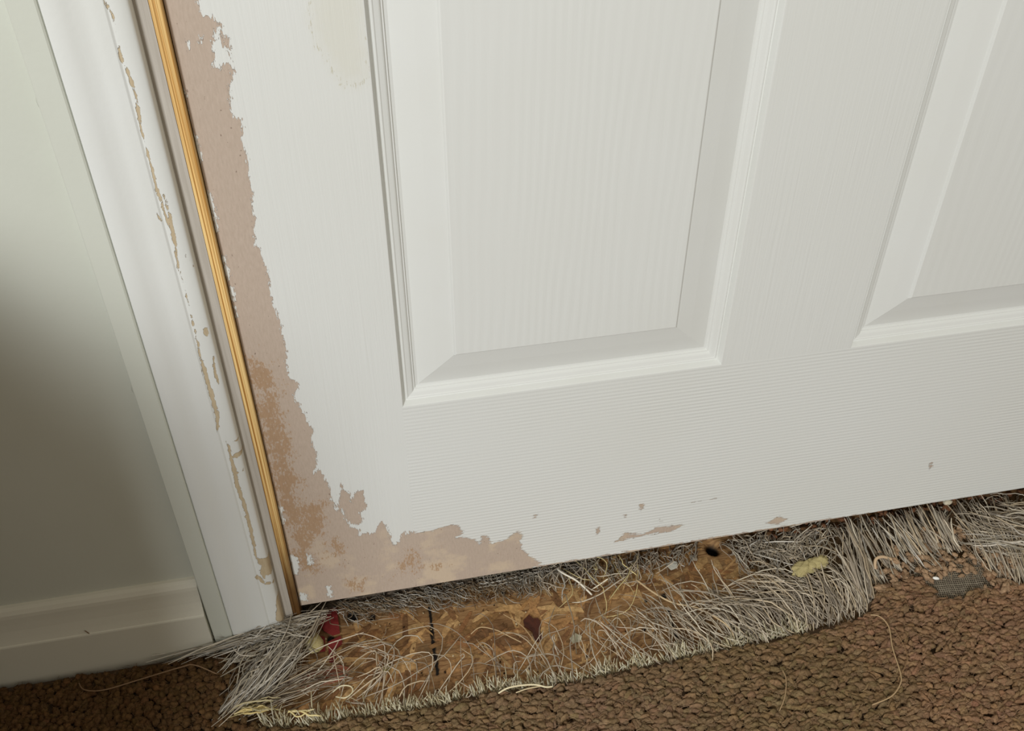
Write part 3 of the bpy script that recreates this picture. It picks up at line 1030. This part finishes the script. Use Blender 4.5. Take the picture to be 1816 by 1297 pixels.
cb = lin(108, 86, 60)[None]*(1+.45*th_[used, None])*rng.uniform(.65, 1.2, (len(used), 1))
mesh_obj('torn_backing', np.column_stack([tp, .0022+.0016*th_])[used], rm[F], M_felt, carpet, smooth=True, col=np.clip(cb, .005, 1))

# frayed edge: short stiff stubs along the cut
seg = edge[5:-11]
sl = np.linalg.norm(np.diff(seg, axis=0), axis=1)
cum = np.concatenate([[0], np.cumsum(sl)])
nS = 1500
s_ = rng.uniform(0, cum[-1], nS)
bx_ = np.stack([np.interp(s_, cum, seg[:, 0]), np.interp(s_, cum, seg[:, 1])], axis=1)
bx_ += rng.normal(0, .0022, bx_.shape)
hm = np.array([0.5+mnoise.noise(Vector((float(q)*55, 1, 0))) for q in s_])
sel = rng.random(nS) < np.clip(0.25+hm, 0.12, 1)
bx_, s_, hm = bx_[sel], s_[sel], hm[sel]
nS = len(s_)
h = rng.uniform(.004, .016, nS)*np.clip(0.5+hm, .45, 1.3)*np.where(rng.random(nS) < .1, 1.5, 1)
dirv = np.column_stack([rng.normal(-.15, .45, nS), rng.uniform(.1, 1.0, nS), rng.uniform(.5, 1.1, nS)])
dirv /= np.linalg.norm(dirv, axis=1, keepdims=True)
b0 = np.column_stack([bx_, np.full(nS, .0015)])
tip = b0+dirv*h[:, None]
mid_ = (b0+tip)/2+rng.normal(0, .0010, (nS, 3))
P = bez(b0, mid_, mid_, tip, 5)
cs = np.array([lin(206, 196, 164), lin(190, 178, 144), lin(220, 212, 186), lin(170, 156, 122)])
st1 = tubes(P, rng.uniform(.00035, .0007, nS), cs[rng.integers(4, size=nS)]*rng.uniform(.7, 1.1, (nS, 1)))
V, F, C = st1
mesh_obj('cut_edge_fringe', V, F, M_fib, carpet, col=C, kind='stuff')

# strands pulled out of the weave over the bare boards
B_ = lambda *a, **k: (a, k)
V, F, C = fz(
    B_(34, ((560, 1262), (1000, 1200)), ((620, 1190), (1000, 1120)), .003, .014, .008, r=.00045, bow=(10, -25), jit=30, corr=.6),
    B_(18, ((560, 1240), (760, 1230)), ((600, 1150), (640, 1160)), .003, .016, .012, r=.00045, bow=(50, -50), jit=25),
    B_(46, ((960, 1205), (1280, 1145)), ((960, 1120), (1180, 1030)), .003, .016, .010, r=.00045, bow=(0, -18), jit=35, corr=.6),
    B_(60, ((1180, 1168), (1330, 1135)), ((1080, 1090), (1240, 1050)), .003, .014, .010, r=.00048, bow=(-6, -18), jit=22),
    B_(95, ((1300, 1142), (1440, 1110)), ((1220, 1060), (1340, 1000)), .003, .016, .010, r=.0005, bow=(12, -16), jit=20),
    B_(125, ((1400, 1118), (1538, 1088)), ((1330, 1020), (1480, 985)), .003, .016, .010, r=.00052, bow=(14, -10), jit=16, corr=.85),
    B_(30, ((1330, 1135), (1500, 1095)), ((1180, 1085), (1260, 1040)), .003, .018, .012, r=.0005, bow=(10, -30), jit=18),
    B_(18, ((1400, 1040), (1500, 1060)), ((1270, 1015), (1300, 1060)), .006, .016, .010, r=.0005, bow=(0, -18), jit=10, cols=FIB))
o = mesh_obj('loose_strands', V, F, M_fib, carpet, smooth=True, col=C, kind='stuff')
V, F, C = fz(
    B_(90, ((1545, 1040), (1700, 1000)), ((1490, 925), (1620, 905)), .004, .014, .012, r=.0006, bow=(-4, 0), jit=10, corr=.92, wig=.0007, cols=FIB+GREY),
    B_(85, ((1610, 985), (1705, 975)), ((1570, 912), (1668, 893)), .006, .014, .013, r=.00065, bow=(0, 0), jit=6, corr=.95, wig=.0004, cols=FIB),
    B_(40, ((1520, 1085), (1548, 1060)), ((1470, 950), (1520, 930)), .004, .016, .012, r=.0006, bow=(6, 0), jit=9, corr=.9, wig=.0007),
    B_(70, ((1745, 1010), (1840, 1050)), ((1660, 890), (1790, 875)), .006, .014, .013, r=.00055, bow=(8, -4), jit=10, corr=.9, wig=.0008),
    B_(60, ((1830, 1000), (1850, 930)), ((1700, 930), (1740, 900)), .008, .016, .013, r=.0005, bow=(0, -4), jit=16, corr=.8, wig=.0010),
    B_(16, ((1835, 950), (1840, 985)), ((1690, 955), (1740, 975)), .014, .018, .016, r=.0006, bow=(0, 3), jit=8, cols=[lin(222, 212, 196)]+GREY),
    B_(25, ((1850, 880), (1850, 960)), ((1750, 880), (1760, 930)), .012, .02, .016, r=.0006, jit=10, cols=[lin(222, 212, 196)]+FIB))
mesh_obj('warp_strands', V, F, M_fib, carpet, smooth=True, col=C, kind='stuff')
V, F, C = fz(
    B_(85, ((372, 1290), (445, 1235)), ((530, 1100), (585, 1075)), .006, .020, .014, r=.00058, bow=(8, 4), jit=13, corr=.6, wig=.0020, cols=GREY+FIB[:2]),
    B_(60, ((395, 1270), (470, 1200)), ((490, 1130), (550, 1110)), .006, .020, .016, r=.0005, bow=(-4, 0), jit=22, wig=.0022, corr=.4, cols=GREY),
    B_(70, ((540, 1105), (585, 1085)), ((265, 1180), (360, 1160)), .014, .022, .012, r=.00052, bow=(0, -6), jit=9, corr=.6, cols=GREY),
    B_(50, ((470, 1130), (540, 1120)), ((385, 1150), (470, 1100)), .016, .024, .018, r=.0005, bow=(0, -4), jit=16, cols=GREY),
    B_(45, ((480, 1120), (540, 1150)), ((370, 1160), (420, 1215)), .012, .020, .012, r=.00055, bow=(-6, -10), jit=14, cols=GREY),
    B_(50, ((385, 1290), (480, 1230)), ((590, 1200), (680, 1150)), .004, .014, .008, r=.00045, bow=(0, -14), jit=22, cols=DARKF+FIB),
    B_(50, ((430, 1240), (540, 1200)), ((510, 1165), (580, 1150)), .003, .012, .010, r=.00045, bow=(0, -6), jit=25, corr=.5, cols=DARKF+FIB))
mesh_obj('corner_strands', V, F, M_fib, carpet, smooth=True, col=C, kind='stuff')
V, F, C = fz(
    B_(14, ((402, 1272), (428, 1264)), ((485, 1236), (512, 1262)), .010, .016, .013, r=.0007, bow=(0, -8), jit=5, cols=STRAW),
    B_(4, ((505, 1268), (512, 1262)), ((555, 1265), (575, 1268)), .010, .014, .012, r=.0006, jit=4, cols=STRAW))
o = mesh_obj('straw_strands', V, F, M_fib, carpet, smooth=True, col=C, kind='stuff')
o['label'] = 'straw yellow strands at the torn corner'

# ------------------------------------------------------------------ the hall's carpet, torn off under the door
hall = thing('carpet', 'grey backed carpet torn off beneath the door, seen only in the gap', 'carpet', (0.4, 0.2, 0))
box('backing', -0.02, 0.90, 0.034, 1.28, 0.0005, 0.006, M_back, hall)
fxx = np.arange(-0.004, 0.37, 0.0016)
fyy = np.arange(0.0, 0.034, 0.0016)
FX, FY = np.meshgrid(fxx, fyy, indexing='ij')
rag = np.array([0.009+0.006*mnoise.fractal(Vector((float(q)*45, 2, 0)), 1.0, 2.0, 4)+(0.010 if q > .27 else 0) for q in fxx])
FY = np.maximum(FY, rag[:, None])
hh = np.array([mnoise.fractal(Vector((float(x)*160, float(y)*260, 0)), .9, 2.0, 4) for x, y in zip(FX.ravel(), FY.ravel())])
V = np.column_stack([FX.ravel(), FY.ravel(), np.maximum(.0012, .0028+.0022*hh)])
nf = len(fyy)
i, j = np.meshgrid(np.arange(len(fxx)-1), np.arange(nf-1), indexing='ij')
a = (i*nf+j).ravel()
F = np.stack([a, a+nf, a+nf+1, a+1], axis=1)
fc = lin(124, 112, 98)[None]*(1+.5*hh[:, None])*rng.uniform(.6, 1.25, (len(V), 1))
mesh_obj('felt_layer', V, F, M_felt, hall, smooth=True, col=np.clip(fc, .01, 1))
# ragged woven strip, px 590-1120
parts = []
xs_ = np.arange(0.165, 0.285, 0.0046)
nn = len(xs_)
fr = np.array([mnoise.noise(Vector((float(q)*40, 0, 0))) for q in xs_])
P = np.zeros((nn, 8, 3))
for i_, q in enumerate(xs_):
    t = np.linspace(.034, .0065+.008*fr[i_]-.006*(q > .2), 8)
    P[i_, :, 0] = q+np.cumsum(rng.normal(0, .0004, 8))
    P[i_, :, 1] = t
    P[i_, :, 2] = .0052+.0007*np.cos(np.arange(8)*math.pi+i_*math.pi)
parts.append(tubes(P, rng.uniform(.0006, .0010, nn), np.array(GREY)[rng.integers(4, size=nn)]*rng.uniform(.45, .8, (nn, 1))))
for row, yv in enumerate(np.arange(.006, .034, .0040)):
    for (xa, xb) in ((.163+.005*rng.random(), .235+.02*rng.random()), (.225, .287+.006*rng.random())):
        if yv > .03:
            continue
        m_ = 30
        q = np.linspace(xa, xb, m_)
        P = np.zeros((1, m_, 3))
        P[0, :, 0] = q
        P[0, :, 1] = yv+rng.normal(0, .0004, m_)+.0012*np.sin(q*60)
        P[0, :, 2] = .0052-.0007*np.cos(np.arange(m_)*math.pi)
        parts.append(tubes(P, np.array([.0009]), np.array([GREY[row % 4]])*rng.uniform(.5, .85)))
V, F, C = join(parts)
o = mesh_obj('woven_backing', V, F, M_felt, hall, smooth=True, col=C)
o['label'] = 'loose grey woven backing strip in the gap'
V, F, C = fz(
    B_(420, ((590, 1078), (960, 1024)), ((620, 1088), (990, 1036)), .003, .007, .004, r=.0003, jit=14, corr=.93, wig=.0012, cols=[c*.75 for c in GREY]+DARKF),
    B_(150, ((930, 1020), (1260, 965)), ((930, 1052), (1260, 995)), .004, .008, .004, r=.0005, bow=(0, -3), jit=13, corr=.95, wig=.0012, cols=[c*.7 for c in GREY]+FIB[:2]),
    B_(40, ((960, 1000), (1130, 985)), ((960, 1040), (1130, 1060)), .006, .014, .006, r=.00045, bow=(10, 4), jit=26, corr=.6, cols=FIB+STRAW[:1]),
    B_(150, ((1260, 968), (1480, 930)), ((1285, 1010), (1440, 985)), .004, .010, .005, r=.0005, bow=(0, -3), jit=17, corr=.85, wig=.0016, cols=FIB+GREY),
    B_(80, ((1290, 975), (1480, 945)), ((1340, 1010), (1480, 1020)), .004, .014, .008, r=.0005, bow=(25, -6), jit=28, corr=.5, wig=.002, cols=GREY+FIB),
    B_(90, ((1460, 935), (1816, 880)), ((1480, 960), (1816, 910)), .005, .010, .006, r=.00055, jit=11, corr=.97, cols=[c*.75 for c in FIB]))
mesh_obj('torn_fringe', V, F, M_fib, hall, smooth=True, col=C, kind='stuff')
cen, sz = [], []
for _ in range(420):
    x_, y_ = rng.uniform(.40, .80), rng.uniform(.006, .05)
    if x_ < .47 and y_ < .02:
        continue
    cen.append((x_, y_, rng.uniform(.003, .010)))
cen = np.array(cen)
n = len(cen)
V, F, C = tufts(cen, np.column_stack([rng.uniform(.003, .006, n), rng.uniform(.002, .0035, n), rng.uniform(.002, .003, n)]), rng.uniform(0, 3.14, n), rng.normal(0, .4, n),
                np.array([lin(132, 92, 66), lin(112, 84, 58), lin(146, 104, 78)])[rng.integers(3, size=n)]*rng.uniform(.7, 1.1, (n, 1)), VAR1, IF1)
mesh_obj('pile', V, F, M_pile, hall, smooth=True, col=C, kind='stuff')

# ------------------------------------------------------------------ small things lying about
def lump(name, px, py, zc_, size, rotz, m, label, cat, seed, amp=.4, fr=1.6, group=None, colr=None, sub=2):
    c = onZ(px, py, zc_)
    v = lumpy(IV2, seed, amp, fr)*np.array(size)
    ca, sa = math.cos(rotz), math.sin(rotz)
    v = np.column_stack([v[:, 0]*ca-v[:, 1]*sa, v[:, 0]*sa+v[:, 1]*ca, v[:, 2]])
    v[:, 2] = np.maximum(v[:, 2]+c[2], 0.0006)
    o_ = mesh_obj(name, v, IF2, m, smooth=True, col=None if colr is None else np.tile(colr, (len(v), 1)))
    o_.location = (c[0], c[1], 0)
    return tag(o_, label, cat, group)


M_foam = flat('foam', lin(178, 164, 116), 0.95, 0.3, 700)
foam = thing('underlay_lump', 'crumbled pale yellow lump of underlay caught in the strands', 'underlay', tuple(onZ(1440, 1003, 0.0)))
IV3, IF3 = ico(4)
for sd_, (px_, py_, sx, an_) in enumerate([(1422, 1010, .0115, .5), (1450, 999, .0105, .35), (1436, 1004, .0110, .4), (1462, 996, .0060, .9)]):
    c = onZ(px_, py_, .0125)
    v = np.array([p*(1+.35*mnoise.fractal(Vector(p)*1.6+Vector((sd_*5, 0, 0)), .7, 2.1, 5)) for p in IV3])*np.array([sx, sx*.62, sx*.5])
    v = np.column_stack([v[:, 0]*math.cos(an_)-v[:, 1]*math.sin(an_), v[:, 0]*math.sin(an_)+v[:, 1]*math.cos(an_), v[:, 2]])+c
    mesh_obj('foam_piece', v, IF3, M_foam, foam, smooth=True)
lump('underlay_crumb', 556, 1140, .007, (.009, .010, .006), .4, M_foam, 'yellowish clump of underlay half buried at the door frame corner', 'underlay', 51, .6, 2.5)
lump('underlay_crumb', 686, 1186, .003, (.004, .003, .003), .2, flat('moss', lin(150, 140, 52), .9, .3, 400), 'small yellow green crumb on the board behind the left fringe', 'crumb', 52, .6, 2.2)


def sheet(name, pts, z0, th, m, label, cat, parent=None, curl=.0006):
    P_ = np.array([onZ(px_, py_, z0)[:2] for px_, py_ in pts])
    c = P_.mean(axis=0)
    k_ = len(P_)
    V_ = [(c[0], c[1], z0+th)]+[(p[0], p[1], z0+th+curl*rng.uniform(-.3, 1)) for p in P_]+[(p[0], p[1], z0) for p in P_]
    F_ = [(0, 1+i_, 1+(i_+1) % k_) for i_ in range(k_)]+[(1+i_, 1+k_+i_, 1+k_+(i_+1) % k_, 1+(i_+1) % k_) for i_ in range(k_)]
    F_.append(tuple(1+k_+i_ for i_ in range(k_)))
    V_ = np.array(V_)
    if parent is not None:
        return mesh_obj(name, V_, F_, m, parent)
    V_[:, :2] -= c
    o_ = mesh_obj(name, V_, F_, m)
    o_.location = (c[0], c[1], 0)
    return tag(o_, label, cat, {'tape_scrap': 'red tape scraps', 'paint_chip': 'paint chips on the board'}.get(name))


M_red = flat('red_residue', lin(124, 44, 42), .5, .3, 180)
M_pink = flat('pink_residue', lin(168, 104, 80), .8, .35, 160)
sheet('tape_scrap', [(574, 1078), (596, 1072), (600, 1100), (603, 1124), (590, 1128), (574, 1120), (566, 1106)], .0012, .0006, M_red, 'red scrap of tape on the board under the door corner', 'tape')
sheet('tape_scrap', [(565, 1128), (576, 1130), (577, 1156), (566, 1157)], .0012, .0005, M_red, 'narrow red strip of tape beside the yellowish clump', 'tape')
sheet('tape_scrap', [(582, 1140), (604, 1128), (608, 1142), (596, 1152), (594, 1178), (584, 1176)], .0012, .0005, M_red, 'hooked red scrap of tape on the board, nearest the fringe', 'tape')
sheet('residue_patch', [(500, 1215), (530, 1196), (575, 1188), (600, 1180), (622, 1186), (612, 1205), (580, 1215), (530, 1228)], .0008, .0005, M_pink, 'pinkish glue residue on the board below the red scraps', 'residue')
sheet('bark_scrap', [(928, 1102), (938, 1092), (946, 1098), (955, 1098), (959, 1110), (957, 1122), (962, 1130), (955, 1140), (948, 1136), (944, 1122), (930, 1112)], .0012, .0009, flat('rust_brown', lin(74, 36, 22), .5, .4, 300), 'dark reddish brown scrap stuck to the bare board', 'scrap')
M_chip = flat('chip', lin(206, 204, 190), .6, .15, 200)
sheet('paint_chip', [(1182, 1004), (1190, 994), (1202, 998), (1200, 1008), (1190, 1012)], .0022, .0006, M_chip, 'white paint chip on the board beneath the door', 'paint chip')
sheet('paint_chip', [(1222, 988), (1234, 984), (1237, 994), (1226, 995)], .0022, .0006, flat('chip_grey', lin(150, 138, 120), .7, .3), 'grey paint chip left of the black hole', 'paint chip')
sheet('paint_chip', [(1010, 1134), (1020, 1124), (1032, 1130), (1030, 1138), (1016, 1142)], .0015, .0008, flat('chip_green', lin(176, 172, 146), .6, .2), 'pale greenish chip on the board right of the dark scrap', 'paint chip')
sheet('wood_splinter', [(1152, 1118), (1158, 1104), (1164, 1104), (1162, 1118), (1154, 1128), (1148, 1124)], .003, .0012, flat('splinter', lin(192, 152, 102), .7, .2), 'tan wood splinter standing among the strands', 'splinter')
lump('plaster_crumb', 1680, 891, .012, (.0055, .0035, .0035), .1, flat('plaster', lin(214, 202, 176), .8, .15), 'cream crumb lodged under the door edge', 'crumb', 61, .35, 1.5)
lump('white_bit', 1660, 1026, .011, (.0034, .0017, .0016), -.3, flat('white_plastic', lin(238, 236, 228), .35, .05), 'tiny white drop shaped bit on the bare net', 'bit', 62, .2, 1.2)

# crumbs of plaster and grit scattered on the board (nobody could count them)
nC = 420
cp = np.array([onZ(rng.uniform(560, 1330), rng.uniform(1000, 1230), .001) for _ in range(nC)])
cp = cp[(cp[:, 1] < .015) & (poly_sdf(cp[:, :2], poly) > 0.004)]
nC = len(cp)
s0 = rng.uniform(.0003, .0011, (nC, 1))
V, F, C = tufts(cp, s0*rng.uniform(.6, 1.3, (nC, 3)), rng.uniform(0, 6, nC), rng.uniform(-.5, .5, nC),
                np.array([lin(222, 206, 170), lin(120, 90, 60), lin(60, 46, 34), lin(196, 170, 124)])[rng.integers(4, size=nC)], VAR1, IF1)
mesh_obj('grit', V, F, M_felt, floor, col=C, kind='stuff')


def thread(pts, zs_, r, c, label, k=24):
    P_ = np.array([onZ(px_, py_, z_) for (px_, py_), z_ in zip(pts, zs_)])
    P_ = np.array(smooth_run(P_, 8))
    c0 = P_.mean(axis=0)*np.array([1, 1, 0])
    V_, F_, C_ = tubes(P_[None]-c0, np.array([r]), np.array([c]), 6)
    o_ = mesh_obj('thread', V_, F_, M_fib, smooth=True, col=C_)
    o_.location = c0
    return tag(o_, label, 'thread', 'stray threads')


thread([(140, 1212), (150, 1224), (185, 1224), (250, 1205), (320, 1184), (345, 1180), (385, 1196)], [.010, .013, .0135, .0135, .015, .017, .016], .0006, lin(140, 112, 84), 'long thin brown thread lying in a curve on the dark left carpet')
thread([(1544, 1091), (1560, 1094), (1576, 1112), (1583, 1150), (1597, 1195), (1596, 1215), (1580, 1236), (1546, 1251)], [.012, .014, .0145, .0145, .0145, .0145, .0145, .013], .0006, lin(178, 150, 112), 'long tan thread curving down the carpet at the right')
thread([(1585, 1115), (1600, 1140), (1609, 1165), (1604, 1185), (1592, 1205)], [.013, .0145, .0145, .0145, .014], .0004, lin(140, 110, 76), 'fine brown thread beside the long tan thread')
thread([(884, 1230), (900, 1221), (925, 1216), (950, 1215), (968, 1219), (980, 1218)], [.012, .016, .0165, .0165, .016, .015], .0008, lin(228, 214, 176), 'short thick cream thread along the cut carpet edge')
thread([(915, 1229), (935, 1222), (962, 1217)], [.012, .0155, .015], .0006, lin(206, 188, 150), 'short tan thread just under the thick cream one')
thread([(990, 1011), (1000, 1018), (1022, 1030), (1040, 1046), (1050, 1056)], [.012, .013, .010, .006, .004], .0010, lin(232, 224, 206), 'stiff white thread end sticking out under the door')
thread([(1048, 1047), (1065, 1036), (1078, 1027)], [.004, .008, .012], .0007, lin(228, 216, 190), 'pale thread crossing the stiff white one')
thread([(1130, 1030), (1160, 1052), (1195, 1070), (1240, 1080), (1290, 1110), (1305, 1140)], [.009, .012, .012, .013, .012, .004], .0009, lin(196, 172, 134), 'thick tan strand reaching over the board from the fringe')
thread([(893, 1090), (925, 1110), (945, 1135), (958, 1155), (964, 1162)], [.004, .007, .009, .006, .003], .0006, lin(176, 146, 106), 'tan thread slanting across the dark scrap')
thread([(835, 1125), (852, 1113), (880, 1118), (905, 1130), (925, 1140)], [.003, .008, .009, .006, .003], .0005, lin(188, 162, 122), 'arched tan thread left of the dark scrap')
thread([(1388, 1190), (1394, 1205), (1392, 1235), (1382, 1262)], [.013, .0145, .0145, .013], .0005, lin(168, 140, 104), 'short tan thread lying mid carpet')
thread([(590, 1228), (605, 1217), (622, 1218), (625, 1228), (612, 1238), (595, 1236)], [.008, .012, .013, .013, .012, .009], .0006, lin(222, 212, 176), 'pale looped thread at the left fringe')
thread([(1552, 1010), (1553, 993), (1565, 988), (1582, 993)], [.010, .016, .017, .013], .0016, lin(196, 168, 134), 'fat tan yarn end looped beside the loose tufts')

# unseen block shaped like a cabinet, added to shade the left wall's foot
ns = thing('shade_block', 'added unseen brown cabinet shape that shades the foot of the left wall', 'shade block', (-0.55, WY, 0.07))
NX0, NX1, NY0, NY1, NZB, NZ = -0.79, -0.297, -0.63, WY-0.0005, 0.065, 0.597
box('shade_block_body', NX0+.008, NX1-.004, NY0+.01, NY1, NZB, NZ-.02, M_dark, ns, .002)
box('shade_block_top', NX0, NX1, NY0, NY1, NZ-.02, NZ, M_dark, ns, .003)
for zz0 in (.09, .32):
    dr = box('shade_block_drawer', NX0+.03, NX1-.03, NY0, NY0+.012, zz0, zz0+.21, M_dark, ns, .002)
    box('shade_block_knob', -.575, -.545, NY0-.02, NY0, zz0+.09, zz0+.11, M_dark, dr, .004)
